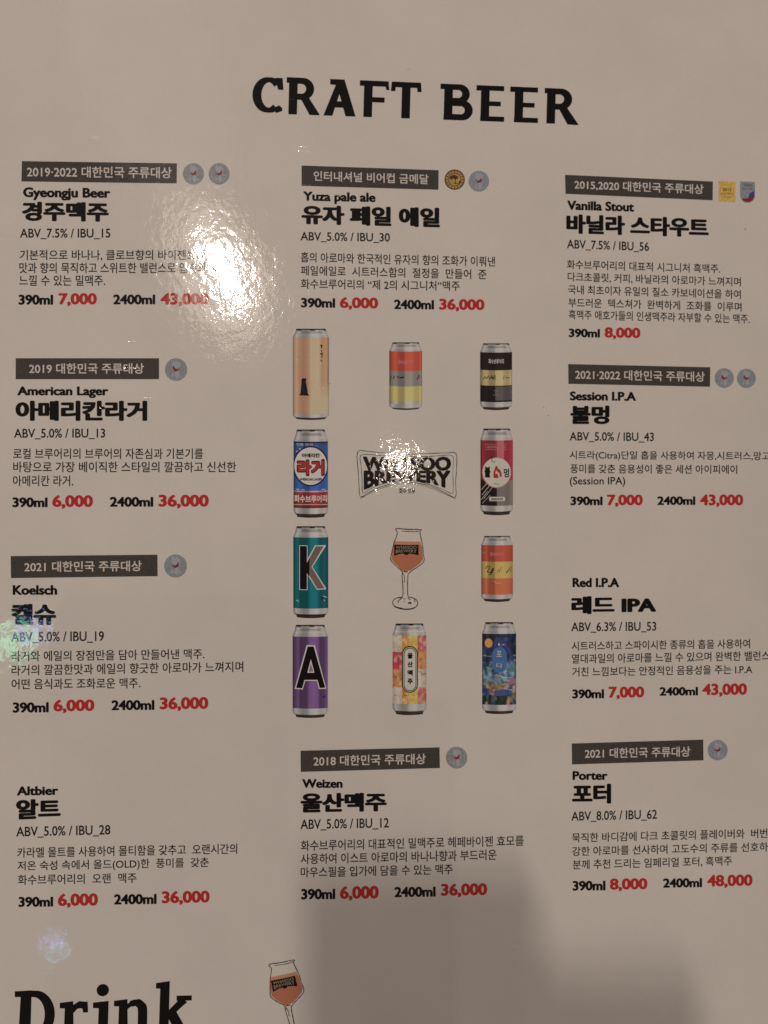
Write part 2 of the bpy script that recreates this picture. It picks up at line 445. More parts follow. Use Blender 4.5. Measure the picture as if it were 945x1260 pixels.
banner([(369.8, 923.7), (540.8, 919.6), (541.2, 945), (370.1, 949.8)], '2018 '+KR, 385.7, 523.9, 930, 943, -2.9)
banner([(703.5, 914.8), (865.3, 910), (865.6, 935.6), (703.8, 940.6)], '2021 '+KR, 719.5, 849.3, 921, 933.5, -2.6)

# ------------------------------------------------------------------ award medals
M_SILVER = mat('silver_medal_print', ink((106, 100, 96)), grain=.3, grain_scale=2200); M_SILVER2 = mat('blue_silver_medal_print', ink((104, 102, 102)), grain=.3, grain_scale=2200)
M_PALE = cmat('pale_emblem_print', (122, 117, 113)); M_EMRED = cmat('red_emblem_print', (104, 22, 24)); M_DKG = cmat('dark_emblem_print', (74, 62, 56))
M_GOLD = mat('gold_medal_print', ink((140, 102, 54)), grain=.3, grain_scale=2200); M_GOLDD = cmat('dark_gold_print', (58, 38, 18)); M_GOLDB = mat('bright_gold_print', ink((172, 128, 50)), grain=.22, grain_scale=1500); M_NAVY = cmat('navy_emblem_print', (42, 46, 92))
def medal(cx, cy, r, m=M_SILVER, flip=1):
    o = poly('award_medal', ell(cx, cy, r, r*1.02), m, menu, 1)
    parts = [polyfill(np.array(ell(cx+.5, cy-r*.42, r*.40, r*.30, 14)), 2),
             polyfill(np.array([(cx-r*.38, cy-r*.62), (cx-r*.18, cy-r*.9), (cx-r*.1, cy-r*.5)]), 2, 1e-6),
             polyfill(np.array(ell(cx+r*.1, cy+r*.45, r*.2, r*.36, 12)), 2, 2e-6),
             polyfill(np.array(ell(cx-r*.28, cy+r*.52, r*.09, r*.22, 8)), 2, 3e-6),
             polyfill(np.array(ell(cx+r*.42, cy+r*.62, r*.07, r*.12, 8)), 2, 4e-6)]
    parts += [strip(ell(cx, cy, r*.88, r*.9, 40, 200, 340), .5, 2, 5e-6), strip(ell(cx, cy, r*.86, r*.88, 30, 30, 150), .45, 2, 6e-6)]
    v, f = merge(parts); finish('emblem', v, f, M_PALE, o)
    sh = np.array([(-.42, -.10), (-.2, .08), (0, .06), (.14, -.08), (.30, -.40), (.36, -.02), (.2, .24), (-.05, .32), (-.28, .16)])
    v, f = polyfill(np.array([(cx+a*r*flip*.78, cy-1+b*r*.78) for a, b in sh]), 3); finish('bird', v, f, M_EMRED, o)
    return o
medal(238, 213.9, 12.9); medal(269.6, 213.9, 12.9)
medal(589.2, 223, 12.6, M_SILVER2); medal(216.7, 454.7, 13.7, M_SILVER, -1); medal(891.1, 465.2, 11.9, M_SILVER2, -1); medal(918.3, 465.5, 11.6, M_SILVER2, -1)
medal(216, 696.4, 14, M_SILVER2); medal(561.8, 932.2, 13.2); medal(883, 923, 12.3, M_SILVER2)
def gold(cx, cy, r):
    o = poly('award_medal', ell(cx, cy, r), M_GOLD, menu, 1, 'gold and brown medal beside the middle banner')
    v, f = merge([strip(ell(cx, cy, r*.94, None, 40, 0, 359), 1.4, 2), strip(ell(cx, cy, r*.62, None, 40, 0, 359), .8, 2, 1e-6),
                  polyfill(np.array(ell(cx-1, cy-2, r*.42, r*.3, 14)), 2, 2e-6), polyfill(np.array(ell(cx+2, cy+3, r*.5, r*.18, 14)), 2, 3e-6)]
                 +[polyfill(np.array(ell(cx+r*.78*math.cos(a), cy+r*.78*math.sin(a), .9, .9, 7)), 2, 4e-6) for a in np.linspace(0, 6.28, 17)[:-1]])
    finish('emblem', v, f, M_GOLDD, o)
    text('lettering', '금상', cx-5, cx+6, cy-1, cy+4.5, 0, M_GOLDB, o, 'b', r=.03, layer=3)
gold(559.4, 221.1, 12.5)
def badges():
    zz = [(884.3+20.7*t, 222.2+1.2*t+(1.0 if k % 2 else -.2)) for k, t in enumerate(np.linspace(0, 1, 9))]
    zb = [(904.8-20.5*t, 248.4-.9*t+(1.0 if k % 2 else -.4)) for k, t in enumerate(np.linspace(0, 1, 9))]
    o = poly('award_badge', zz+zb, M_GOLDB, menu, 1, 'gold pennant badge')
    text('lettering', '2015', 889, 900, 231.5, 235, .3, M_GOLDD, o, 'c', r=.02, layer=2)
    text('lettering', 'GOLD MEDAL', 887.5, 902, 237, 239.3, .3, M_GOLDD, o, 'c', r=.0, layer=2)
    v, f = merge([strip(ell(894.6, 235.5, 8.6, 8.6, 30, 0, 359), .45, 2), strip([(889, 241.6), (900, 242)], .7, 2)]); finish('ring', v, f, M_GOLD, o)
    o = poly('award_badge', [(910.6, 223), (928.9, 224.2), (929, 242)]+[(919.9+8.9*math.cos(a), 241+8.8*math.sin(a)) for a in np.linspace(.1, math.pi-.1, 12)]+[(910.7, 241)], M_SILVER2, menu, 1, 'silver shield badge with red and blue foot')
    poly('wave', [(928, 236.5)]+[(919.9+8.2*math.cos(a), 240.6+8.0*math.sin(a)) for a in np.linspace(.0, math.pi-.5, 12)]+[(920, 244), (924, 241)], M_EMRED, o, 2)
    poly('wave', [(922, 238.5), (928.2, 234.5), (928, 239), (924.4, 242.6), (921, 243)], M_NAVY, o, 3)
    text('lettering', '2020', 914.5, 925.5, 226, 229.2, .5, M_DKG, o, 'c', r=.02, layer=2)
    text('lettering', '대한민국주류대상', 912.5, 927, 231, 233.6, .6, M_DKG, o, 'b', layer=2)
badges()

# ------------------------------------------------------------------ beer entries
def english(s, x0, x1, yt, yb, dy=0): return text('english_name', s, x0, x1, yt, yb, dy, M_BLACK, menu, 'c', r=.052, ry=.038, label='English beer name '+s)
def korean(s, x0, x1, yt, yb, dy=0, dyb=None): return text('korean_name', s, x0, x1, yt, yb, dy, M_BLACK, menu, 'b', r=.062, ry=.040, dyb=dyb, label='heavy Korean beer name '+s, n=12)
def strength(s, x0, x1, yt, yb, dy=0): return text('strength_line', s, x0, x1, yt, yb, dy, M_THIN, menu, 'c', r=.016)
def para(rows):
    parts = []
    for s, x0, x1, yt, yb, dy, mode in rows:
        o = text('description', s, x0, x1, yt, yb, dy, M_THIN, menu, mode, r=.015, n=4); m = o.data
        parts.append((np.array([tuple(v.co) for v in m.vertices]), [tuple(p.vertices) for p in m.polygons]))
        bpy.data.objects.remove(o); bpy.data.meshes.remove(m)
    v, f = merge(parts); finish('description', v, f, M_THIN, menu)
def price(size, sx0, sx1, syt, syb, won, wx0, wx1, wyt, wyb, dy=0):
    o = text('price', size, sx0, sx1, syt, syb, dy*.4, M_BLACK, menu, 'c', r=.052, ry=.036, label='price reading '+size+' '+won)
    text('figures', won, wx0, wx1, wyt, wyb, dy*.6, M_RED, o, 'c', r=.052, ry=.036)

english('Gyeongju Beer', 28.4, 135.8, 231, 242, 1); korean('경주맥주', 27, 133.8, 248, 272, 1)
strength('ABV_7.5% / IBU_15', 24.7, 135.8, 281.6, 292.2)
para([('기본적으로 바나나, 클로브향의 바이젠보다', 24.4, 253.5, 307.3, 320.6, 0, 'b'), ('맛과 향의 묵직하고 스위트한 밸런스로 입속의 향', 23.8, 268, 323, 336.4, 0, 'b'), ('느낄 수 있는 밀맥주.', 23.7, 129.4, 338.6, 351.8, 0, 'b')])
price('390ml', 22.7, 65.4, 363.2, 374.4, '7,000', 72, 119.2, 361.4, 374, 0); price('2400ml', 139.2, 191, 363, 374, '43,000', 197.4, 257, 361.4, 374.2, 0)

english('Yuza pale ale', 373, 462.2, 236, 246.4, 1.8); korean('유자 페일 에일', 370.8, 541.3, 252.2, 275.7, 3.5, 4.5)
strength('ABV_5.0% / IBU_30', 369.8, 479.7, 285.6, 295.6, 1.6)
para([('홉의 아로마와 한국적인 유자의 향의 조화가 이뤄낸', 370.2, 609.2, 310.1, 322.8, 5.5, 'b'), ('페일에일로  시트러스함의  절정을  만들어  준', 370.2, 598.7, 326.6, 338.9, 5, 'b'), ('화수브루어리의 “제 2의 시그니처”맥주', 370.2, 565.7, 343.1, 355.3, 2.8, 'b')])
price('390ml', 370.2, 412.4, 367.1, 377.8, '6,000', 418, 465.4, 366.2, 378.4, 1.2); price('2400ml', 484.8, 534, 369.2, 379.8, '36,000', 540.3, 596.2, 368.2, 380.4, 1.2)

english('Vanilla Stout', 697.9, 780.3, 247.2, 257.6, 2.4); korean('바닐라 스타우트', 696.7, 872.1, 263.4, 287.4, 5, 5)
strength('ABV_7.5% / IBU_56', 697.6, 798.6, 295.1, 305.3, 3.4)
para([('화수브루어리의 대표적 시그니처 흑맥주.', 697.6, 886.3, 319.5, 331, 5.6, 'b'), ('다크초콜릿, 커피, 바닐라의 아로마가 느껴지며', 698.5, 911.5, 334.9, 346.5, 6.5, 'b'), ('국내 최초이자 유일의 질소 카보네이션을 하여', 699, 911.5, 350.6, 362, 6, 'b'),
      ('부드러운  텍스쳐가  완벽하게  조화를  이루며', 699.4, 912.4, 366.6, 378, 5.5, 'b'), ('흑맥주 애호가들의 인생맥주라 자부할 수 있는 맥주.', 699.7, 922.5, 381.1, 392.8, 5.5, 'b')])
price('390ml', 699.7, 738.2, 404.8, 414.4, '8,000', 743.8, 788, 403.2, 414.8, 1.2)

english('American Lager', 21.3, 133.4, 476, 486); korean('아메리칸라거', 19, 181.2, 493, 518)
strength('ABV_5.0% / IBU_13', 17.3, 129.4, 527.9, 538.5, -.3)
para([('로컬 브루어리의 브루어의 자존심과 기본기를', 16.3, 249.9, 551.7, 564.8, 0, 'b'), ('바탕으로 가장 베이직한 스타일의 깔끔하고 신선한', 16.3, 290.6, 568, 581.2, 0, 'b'), ('아메리칸 라거.', 15.9, 90, 585, 598.4, 0, 'b')])
price('390ml', 15.2, 58.6, 612.6, 623.6, '6,000', 64.3, 114.5, 610, 623.2, 0); price('2400ml', 135.1, 188.6, 612, 623, '36,000', 195, 257, 609.4, 622.8, 0)

english('Session I.P.A', 701.1, 782.6, 482.2, 492.2, .6); korean('불멍', 701.7, 750, 499, 522)
strength('ABV_5.0% / IBU_43', 700.9, 804.6, 531.7, 541.8, .8)
para([('시트라(Citra)단일 홉을 사용하여 자몽,시트러스,망고의', 700.9, 957, 554.3, 566.6, 1.5, 'b'), ('풍미를 갖춘 음용성이 좋은 세션 아이피에이', 701.7, 907, 571.1, 582.3, 1, 'b'), ('(Session IPA)', 701.1, 769.3, 587, 596, 0, 'c')])
price('390ml', 701.7, 741.4, 611.4, 621.2, '7,000', 746.8, 790.9, 609.2, 621.2, 0); price('2400ml', 808.7, 855.5, 611.2, 620.9, '43,000', 861.1, 914.5, 609, 621.2, 0)

english('Koelsch', 15.6, 70.4, 720.5, 731.4); korean('켈슈', 13.9, 69.1, 743, 769)
strength('ABV_5.0% / IBU_19', 13.9, 128, 778, 789.4, -1)
para([('라거와 에일의 장점만을 담아 만들어낸 맥주.', 14.2, 251.6, 801.2, 814, -3, 'b'), ('라거의 깔끔한맛과 에일의 향긋한 아로마가 느껴지며', 14.2, 299.4, 818.1, 831.3, -4.5, 'b'), ('어떤 음식과도 조화로운 맥주.', 14.2, 172.7, 835.4, 848.4, -1.5, 'b')])
price('390ml', 15.6, 60, 864.9, 876.4, '6,000', 65.7, 116.2, 861.8, 874.8, -1); price('2400ml', 137.2, 190, 862.2, 873.4, '36,000', 196.4, 256.4, 858.8, 872.2, -1)

english('Red I.P.A', 704.4, 761.9, 711.6, 722); korean('레드 IPA', 702.9, 807.5, 733.6, 756, -.5, -1.5)
strength('ABV_6.3% / IBU_53', 702.9, 807.5, 766.1, 776.6, -.8)
para([('시트러스하고 스파이시한 종류의 홉을 사용하여', 703.5, 922.8, 789.1, 800.6, -3, 'b'), ('열대과일의 아로마를 느낄 수 있으며 완벽한 밸런스', 703.5, 947, 804.8, 816.6, -4, 'b'), ('거친 느낌보다는 안정적인 음용성을 주는 I.P.A', 704, 925.7, 821.1, 832.6, -3.5, 'b')])
price('390ml', 704, 743.2, 848.8, 859, '7,000', 748.6, 792.7, 845.6, 858, -.8); price('2400ml', 811.4, 858.8, 846, 855.6, '43,000', 864, 919.2, 842, 854.8, -1)

english('Weizen', 371.8, 421.6, 959, 969); korean('울산맥주', 369.8, 475.8, 975.9, 1000.2, -.7, -2)
strength('ABV_5.0% / IBU_12', 369.8, 478.5, 1008.7, 1020, -2)
para([('화수브루어리의 대표적인 밀맥주로 헤페바이젠 효모를', 370.1, 644.4, 1034.2, 1047.2, -6.5, 'b'), ('사용하여 이스트 아로마의 바나나향과 부드러운', 370.1, 610.9, 1050.5, 1063.6, -5.5, 'b'), ('마우스필을 입가에 담을 수 있는 맥주', 370, 557, 1067.1, 1079.8, -4, 'b')])
price('390ml', 370.5, 412.5, 1094.4, 1106.2, '6,000', 418.2, 466, 1091.2, 1105.4, -1); price('2400ml', 485.3, 536, 1092, 1103.4, '36,000', 542.5, 599.4, 1088.2, 1101.6, -1.6)

english('Altbier', 20.7, 71.8, 968.2, 978.4, -.8); korean('알트', 19.6, 74.8, 983.5, 1008.6, -.8, -2)
strength('ABV_5.0% / IBU_28', 20, 135.8, 1017.7, 1029, -2.5)
para([('카라멜 몰트를 사용하여 몰티함을 갖추고  오랜시간의', 21.3, 291.9, 1042.8, 1055.6, -5, 'b'), ('저온 숙성 속에서 올드(OLD)한  풍미를  갖춘', 21.7, 257, 1059.5, 1073.2, -4.5, 'b'), ('화수브루어리의  오랜  맥주', 22, 168, 1076.4, 1089, -2.5, 'b')])
price('390ml', 22.7, 65.4, 1104.2, 1115.4, '6,000', 71.1, 120.6, 1100.4, 1114.2, -1); price('2400ml', 140.2, 192.7, 1101, 1112.4, '36,000', 199, 258, 1097.4, 1110.8, -1.6)

english('Porter', 704.4, 747.7, 949.2, 959.2); korean('포터', 703.8, 752, 964.6, 989.2, -.4)
strength('ABV_8.0% / IBU_62', 703, 808.4, 999, 1009.7, -2.5)
para([('묵직한 바디감에 다크 초콜릿의 플레이버와  버번위', 703.8, 955, 1025.1, 1036.8, -6, 'b'), ('강한 아로마를 선사하며 고도수의 주류를 선호하시', 704, 955, 1041.8, 1053.4, -6, 'b'), ('분께 추천 드리는 임페리얼 포터, 흑맥주', 704.7, 900.6, 1058, 1070.4, -5, 'b')])
price('390ml', 704.4, 745, 1084.5, 1095.4, '8,000', 750.3, 796.6, 1081.6, 1094.2, -1); price('2400ml', 815.8, 863.8, 1081.4, 1091.8, '48,000', 870, 926, 1077.4, 1090.2, -1.6)

# ------------------------------------------------------------------ printed cans
def band(x, stops):
    xs = [a for a, _ in stops]; cs = np.array([c for _, c in stops], float)
    return np.stack([np.interp(x, xs, cs[:, k]) for k in range(3)], -1)
def tone(c, page=(158, 144, 131)):
    c = c+0.14*(c.mean(-1, keepdims=True)-c)
    return np.clip(PAPER*s2l(c)/s2l(page), 0.004, 0.85)
def can(x0, x1, y0, y1, lab0, lab1, cols, skew=0.0, shine=None, label=None, small=False):
    """a printed can; cols(u,v) gives the label's colour as seen, u,v from 0 to 1"""
    W = (x1-x0)/2; cx = (x0+x1)/2; H = y1-y0
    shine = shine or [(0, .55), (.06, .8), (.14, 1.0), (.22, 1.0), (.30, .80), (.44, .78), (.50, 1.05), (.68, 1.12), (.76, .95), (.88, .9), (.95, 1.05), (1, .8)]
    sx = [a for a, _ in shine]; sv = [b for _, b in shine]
    tap = (lab0-y0)/H; bt = (y1-lab1)/H
    def w(v):
        return np.interp(v, [0, .012, tap*.45, tap*.95, .5, 1-bt*.62, 1-bt*.35, 1-bt*.28, 1], [.80, .83, .88, 1, 1, 1, .93, .84, .78])
    def fn(u, v):
        s = u*2-1
        return cx+s*W*w(v)+(v-.5)*skew, y0+H*v+np.interp(v, [0, .1, .9, 1], [0, .6, 1.0, 1.3])*(1-s*s)*.9-.5
    X, Y, F, U, V = grid(44, 110, fn)
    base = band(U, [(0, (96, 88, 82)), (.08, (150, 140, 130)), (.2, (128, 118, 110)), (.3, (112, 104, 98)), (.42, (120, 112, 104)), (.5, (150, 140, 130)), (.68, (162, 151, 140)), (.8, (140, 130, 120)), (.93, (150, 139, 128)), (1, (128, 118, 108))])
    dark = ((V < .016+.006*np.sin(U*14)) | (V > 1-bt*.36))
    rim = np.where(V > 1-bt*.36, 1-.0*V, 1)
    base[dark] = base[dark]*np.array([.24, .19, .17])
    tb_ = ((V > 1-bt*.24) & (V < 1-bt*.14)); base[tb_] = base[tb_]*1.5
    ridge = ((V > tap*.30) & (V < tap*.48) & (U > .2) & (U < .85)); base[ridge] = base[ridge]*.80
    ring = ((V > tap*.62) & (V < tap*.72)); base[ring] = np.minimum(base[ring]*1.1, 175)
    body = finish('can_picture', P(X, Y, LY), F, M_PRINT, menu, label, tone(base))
    lv0 = (lab0-y0)/H; lv1 = (lab1-y0)/H
    def fl(u, v): return fn(u, lv0+(lv1-lv0)*v)
    X, Y, F, U, V = grid(60, 110, fl)
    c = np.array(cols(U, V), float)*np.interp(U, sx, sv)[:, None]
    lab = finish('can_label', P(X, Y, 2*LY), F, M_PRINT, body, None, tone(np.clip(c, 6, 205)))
    # soft contact shade printed under the can
    return body, lab, (lambda u, v: fl(np.asarray(u, float), np.asarray(v, float)))
def ctext(s, m, parent, fl, u0, u1, v0, v1, layer=3, r=.03, mode='b', name='lettering'):
    def wp(u, t):
        return fl(u0+(u1-u0)*u, v0+(v1-v0)*t)
    return text(name, s, 0, 1, 0, 1, 0, m, parent, mode, r=r, layer=layer, warp=wp)
def cpoly(pts, m, parent, fl, layer=3, name='print_shape'):
    p = np.array(pts, float); X, Y = fl(p[:, 0], p[:, 1])
    return poly(name, np.c_[X, Y], m, parent, layer)
def cline(lines, m, parent, fl, layer=3, name='line_drawing'):
    parts = []
    for k, (pts, wd) in enumerate(lines):
        p = np.array(pts, float); X, Y = fl(p[:, 0], p[:, 1]); parts.append(strip(np.c_[X, Y], wd, layer, k*1e-6))
    v, f = merge(parts); return finish(name, v, f, m, parent)
M_INKBLACK = cmat('can_black_print', (16, 11, 9)); M_WHITE = cmat('can_white_print', (164, 152, 140)); M_CANRED = cmat('can_red_print', (140, 32, 30))
M_CREAM = cmat('can_cream_print', (158, 146, 128)); M_NAVYP = cmat('can_navy_print', (18, 20, 40)); M_PALEBLUE = cmat('can_pale_blue_print', (52, 80, 112))
M_DIM = cmat('can_dim_print', (120, 106, 80)); M_ORANGE = cmat('can_orange_print', (176, 112, 44)); M_PINKP = cmat('can_pink_print', (150, 92, 88))
const = lambda c: (lambda u, v: np.tile(np.array(c, float), (len(u), 1)))
def hn(u, v, sc, seed):
    r = np.random.RandomState(seed); g = r.rand(24, 24)
    a = (np.asarray(u)*sc) % 23; b = (np.asarray(v)*sc) % 23
    i = a.astype(int); j = b.astype(int); fu = a-i; fv = b-j
    return g[i, j]*(1-fu)*(1-fv)+g[i+1, j]*fu*(1-fv)+g[i, j+1]*(1-fu)*fv+g[i+1, j+1]*fu*fv

# beige can with a black tower
def cb(u, v):
    c = band(u, [(0, (128, 100, 74)), (.1, (166, 128, 96)), (.18, (150, 110, 82)), (.3, (142, 98, 72)), (.42, (150, 108, 80)), (.5, (164, 136, 104)), (.72, (166, 140, 108)), (.8, (158, 112, 80)), (.93, (160, 118, 86)), (1, (120, 94, 72))])
    fade = np.clip((v-.55)/.25, 0, 1)[:, None]*np.clip((u-.45)/.2, 0, 1)[:, None]
    return c*(1-fade)+np.array((160, 138, 106))*fade
b, l, fl = can(360.3, 404.8, 405, 516.1, 415.7, 509.5, cb, label='printed tall beige can with a small black tower', shine=[(0, .8), (.05, 1), (.95, 1), (1, .85)])
cpoly([(.17, .755), (.21, .73), (.235, .62), (.24, .57), (.225, .555), (.24, .545), (.27, .53), (.36, .53), (.38, .545), (.36, .57), (.395, .66), (.42, .735), (.46, .757)], M_INKBLACK, l, fl, name='tower')
cline([([(.78, .09), (.80, .14)], 1.6), ([(.76, .10), (.84, .105)], .8), ([(.79, .16), (.795, .19)], .9), ([(.76, .215), (.82, .20), (.80, .235)], 1.7), ([(.77, .255), (.83, .245)], 1.1), ([(.79, .285), (.80, .30)], 1.0), ([(.765, .30), (.81, .315)], .8)], M_INKBLACK, l, fl)
# red, grey and yellow can
def c2(u, v):
    c = np.where((v < .37)[:, None], (172, 62, 42), np.where((v < .66)[:, None], (116, 106, 97), (166, 146, 80))).astype(float)
    return np.where((v > .93)[:, None], (150, 138, 118), c)
b, l, fl = can(479, 519.3, 421.8, 503.7, 432.6, 497.5, c2, label='short printed can in red, grey and yellow bands')
ctext('화수브루어리', M_PINKP, l, fl, .26, .74, .15, .25, r=.02)
cline([([(.03, .56), (.06, .46)], .8), ([(.12, .52), (.16, .46)], 1), ([(.24, .50), (.28, .46)], 1.3), ([(.3, .5), (.45, .48)], 1.6), ([(.85, .54), (.9, .46), (.93, .45)], .9), ([(.88, .5), (.93, .49)], .7)], M_INKBLACK, l, fl)
# black and gold can
def c3(u, v):
    c = np.where((v < .355)[:, None], (28, 22, 21), np.where((v < .67)[:, None], (154, 132, 88), (26, 21, 20))).astype(float)
    g = (v > .69) & (v < .97) & (u > .47); c[g] = (72, 64, 60)
    return c
b, l, fl = can(590.8, 630, 423, 504, 433.8, 494.5, c3, label='short printed black can with a gold band')
ctext('화수브루어리', M_WHITE, l, fl, .26, .74, .13, .23, r=.015)
cline([(smooth([(.1, .55), (.15, .49), (.2, .53), (.26, .47), (.3, .55), (.36, .46), (.4, .55), (.46, .45), (.47, .56)], 3), .8), ([(.72, .54), (.76, .47)], .6), ([(.8, .53), (.84, .5), (.92, .52)], .7), ([(.34, .50), (.44, .52)], 1.2)], M_INKBLACK, l, fl)
cline([([(.42, .77), (.56, .77)], .5), ([(.45, .82), (.53, .82)], .4), ([(.4, .86), (.6, .86)], .4)], M_DIM, l, fl)
# blue lager can
def c4(u, v):
    c = band(v, [(0, (40, 62, 102)), (.3, (44, 74, 124)), (.745, (40, 74, 132)), (.75, (132, 34, 34)), (1, (126, 32, 34))])
    e = (v > .742) & (v < .758); c[e] = (150, 130, 120)
    d = (v < .02); c[d] = (24, 26, 44)
    k = (v > .97); c[k] = (90, 30, 28)
    return c
b, l, fl = can(361.2, 403.4, 529, 636.4, 543.5, 625, c4, label='tall printed blue lager can with white roundel and red foot')
cpoly(ell(.5, .368, .52, .305, 40), M_NAVYP, l, lambda u, v: fl(np.clip(u, 0, 1), v), 3, 'roundel_rim')
cpoly(ell(.5, .368, .478, .282, 40), M_WHITE, l, fl, 4, 'roundel')
ctext('아메리칸', M_INKBLACK, l, fl, .24, .77, .175, .24, 5, r=.05)
ctext('라거', M_INKBLACK, l, fl, .09, .91, .265, .52, 5, r=.085)
ctext('라거', M_CANRED, l, fl, .12, .88, .285, .50, 6, r=.045)
ctext('AMERICAN LAGER', M_INKBLACK, l, fl, .18, .83, .548, .585, 5, r=.05)
ctext('화수브루어리', M_WHITE, l, fl, .02, .98, .805, .915, 3, r=.03)
ctext('전통 라거', M_WHITE, l, fl, .08, .55, .025, .065, 3, r=.0)
cline([([(.18, .1), (.2, .12)], 1.4), ([(.08, .15), (.11, .15)], 1.2), ([(.07, .72), (.17, .72)], .8), ([(.24, .725), (.32, .725)], .8), ([(.82, .722), (.93, .722)], .8), ([(.01, .955), (.99, .955)], .6)], M_WHITE, l, fl)
# pink and black can
def c5(u, v):
    c = np.tile(np.array((128, 30, 42.)), (len(u), 1))
    lo = v > (.60+.02*np.sin(u*9)); c[lo] = (24, 18, 17)
    g = lo & (u > .5); c[g] = (92, 80, 72)
    g2 = (v < .4) & (u > .5) & (u < .72); c[g2] = (146, 70, 68)
    return c
b, l, fl = can(591.1, 631, 527.8, 633.3, 542, 622, c5, label='tall printed crimson and black can with a flame roundel', shine=[(0, .6), (.08, 1), (.2, .85), (.4, .8), (.5, 1.05), (.7, 1.1), (.85, 1.0), (.95, 1.2), (1, 1)])
cline([([(.15, .06), (.82, .06), (.82, .145), (.15, .145), (.15, .06)], .5)], M_PINKP, l, fl)
ctext('공감하는 맥주', M_PINKP, l, fl, .2, .78, .08, .125, 4, r=.02)
cpoly(ell(.5, .495, .45, .235, 36), M_PINKP, l, fl, 3, 'roundel_rim'); cpoly(ell(.5, .49, .43, .225, 36), M_CREAM, l, fl, 4, 'roundel')
ctext('불', M_INKBLACK, l, fl, .12, .31, .40, .57, 5, r=.05); ctext('멍', M_INKBLACK, l, fl, .72, .88, .43, .57, 5, r=.03)
cpoly([(.40, .57), (.40, .48), (.45, .42), (.47, .38), (.52, .40), (.55, .44), (.60, .44), (.65, .50), (.66, .55), (.60, .56), (.58, .50), (.52, .48), (.49, .45), (.46, .49), (.45, .57)], M_CANRED, l, fl, 5, 'flame')
cpoly([(.42, .575), (.46, .51), (.50, .50), (.54, .53), (.56, .575)], M_CANRED, l, fl, 6, 'flame')
cline([([(.36, .25), (.35, .33)], .8), ([(.38, .335), (.46, .32)], .7), ([(.42, .66), (.58, .67)], .6)], M_INKBLACK, l, fl, 5)
cline([([(.03, .76), (.20, .66)], .6), ([(.05, .84), (.3, .68)], .6), ([(.1, .9), (.36, .72)], .5), ([(.02, .92), (.22, .78)], .5), ([(.06, .97), (.3, .84)], .4)], M_CREAM, l, fl)
cpoly([(.28, .865), (.75, .865), (.76, .895), (.75, .93), (.28, .93), (.27, .895)], M_CREAM, l, fl, 3, 'name_plate'); ctext('SESSION IPA', M_INKBLACK, l, fl, .33, .70, .88, .915, 4, r=.03)
# teal K can
TS = [(0, .65), (.05, .9), (.12, 1.1), (.2, .8), (.4, .78), (.5, 1.22), (.66, 1.3), (.78, .85), (.92, 1.0), (1, .6)]
b, l, fl = can(360.9, 403.8, 648, 760, 661.5, 748.5, const((14, 76, 80)), label='tall printed teal can with a large K', shine=TS)
def big(outl, m, lay, grow=0):
    return None
K1 = [(.19, .12), (.39, .12), (.39, .73), (.19, .73)]
cpoly([(.17, .11), (.41, .11), (.41, .74), (.17, .74)], M_WHITE, l, fl, 3, 'letter_outline')
cpoly([(.38, .33), (.62, .11), (.93, .11), (.93, .125), (.55, .41), (.94, .72), (.94, .735), (.68, .735), (.38, .5)], M_WHITE, l, fl, 4, 'letter_outline')
cpoly(K1, M_INKBLACK, l, fl, 5, 'letter')
MK = cmat('can_brown_print', (92, 72, 62))
cpoly([(.41, .34), (.64, .125), (.87, .125), (.52, .41), (.90, .72), (.69, .72), (.41, .49)], MK, l, fl, 6, 'letter')
cpoly([(.385, .36), (.47, .28), (.455, .55), (.385, .495)], M_INKBLACK, l, fl, 7, 'letter')
cline([([(.08, .9), (.12, .88), (.16, .91)], .7), ([(.84, .85), (.86, .83), (.97, .85)], .8), ([(.88, .88), (.9, .9)], .8)], M_WHITE, l, fl)
cline([([(.80, .87), (.86, .84)], 1.2)], M_INKBLACK, l, fl, 4)
# red IPA can
def c7(u, v):
    return np.where((v < .335)[:, None], (152, 58, 40), np.where((v < .665)[:, None], (158, 126, 64), (164, 78, 46))).astype(float)
b, l, fl = can(592.2, 631, 660, 740, 671, 731.5, c7, label='short printed red orange can with a mustard band', shine=[(0, .5), (.05, .85), (.16, 1.05), (.24, .8), (.40, .78), (.46, 1.03), (.7, 1.1), (.9, 1.0), (1, .85)])
ctext('화수브루어리', M_PINKP, l, fl, .28, .73, .14, .22, r=.03)
cline([(smooth([(.14, .48), (.2, .42), (.27, .44), (.22, .5), (.18, .54), (.26, .55), (.30, .58)], 3), .9), (smooth([(.36, .47), (.32, .52), (.3, .57), (.36, .53), (.38, .46)], 3), 1.2), ([(.22, .60), (.34, .59)], .6), ([(.56, .55), (.64, .44)], .5), ([(.5, .55), (.55, .47)], .4), ([(.78, .56), (.84, .53), (.95, .42), (.93, .55)], .9)], M_INKBLACK, l, fl)
cline([([(.40, .72), (.46, .76), (.62, .77)], .4)], M_CREAM, l, fl)
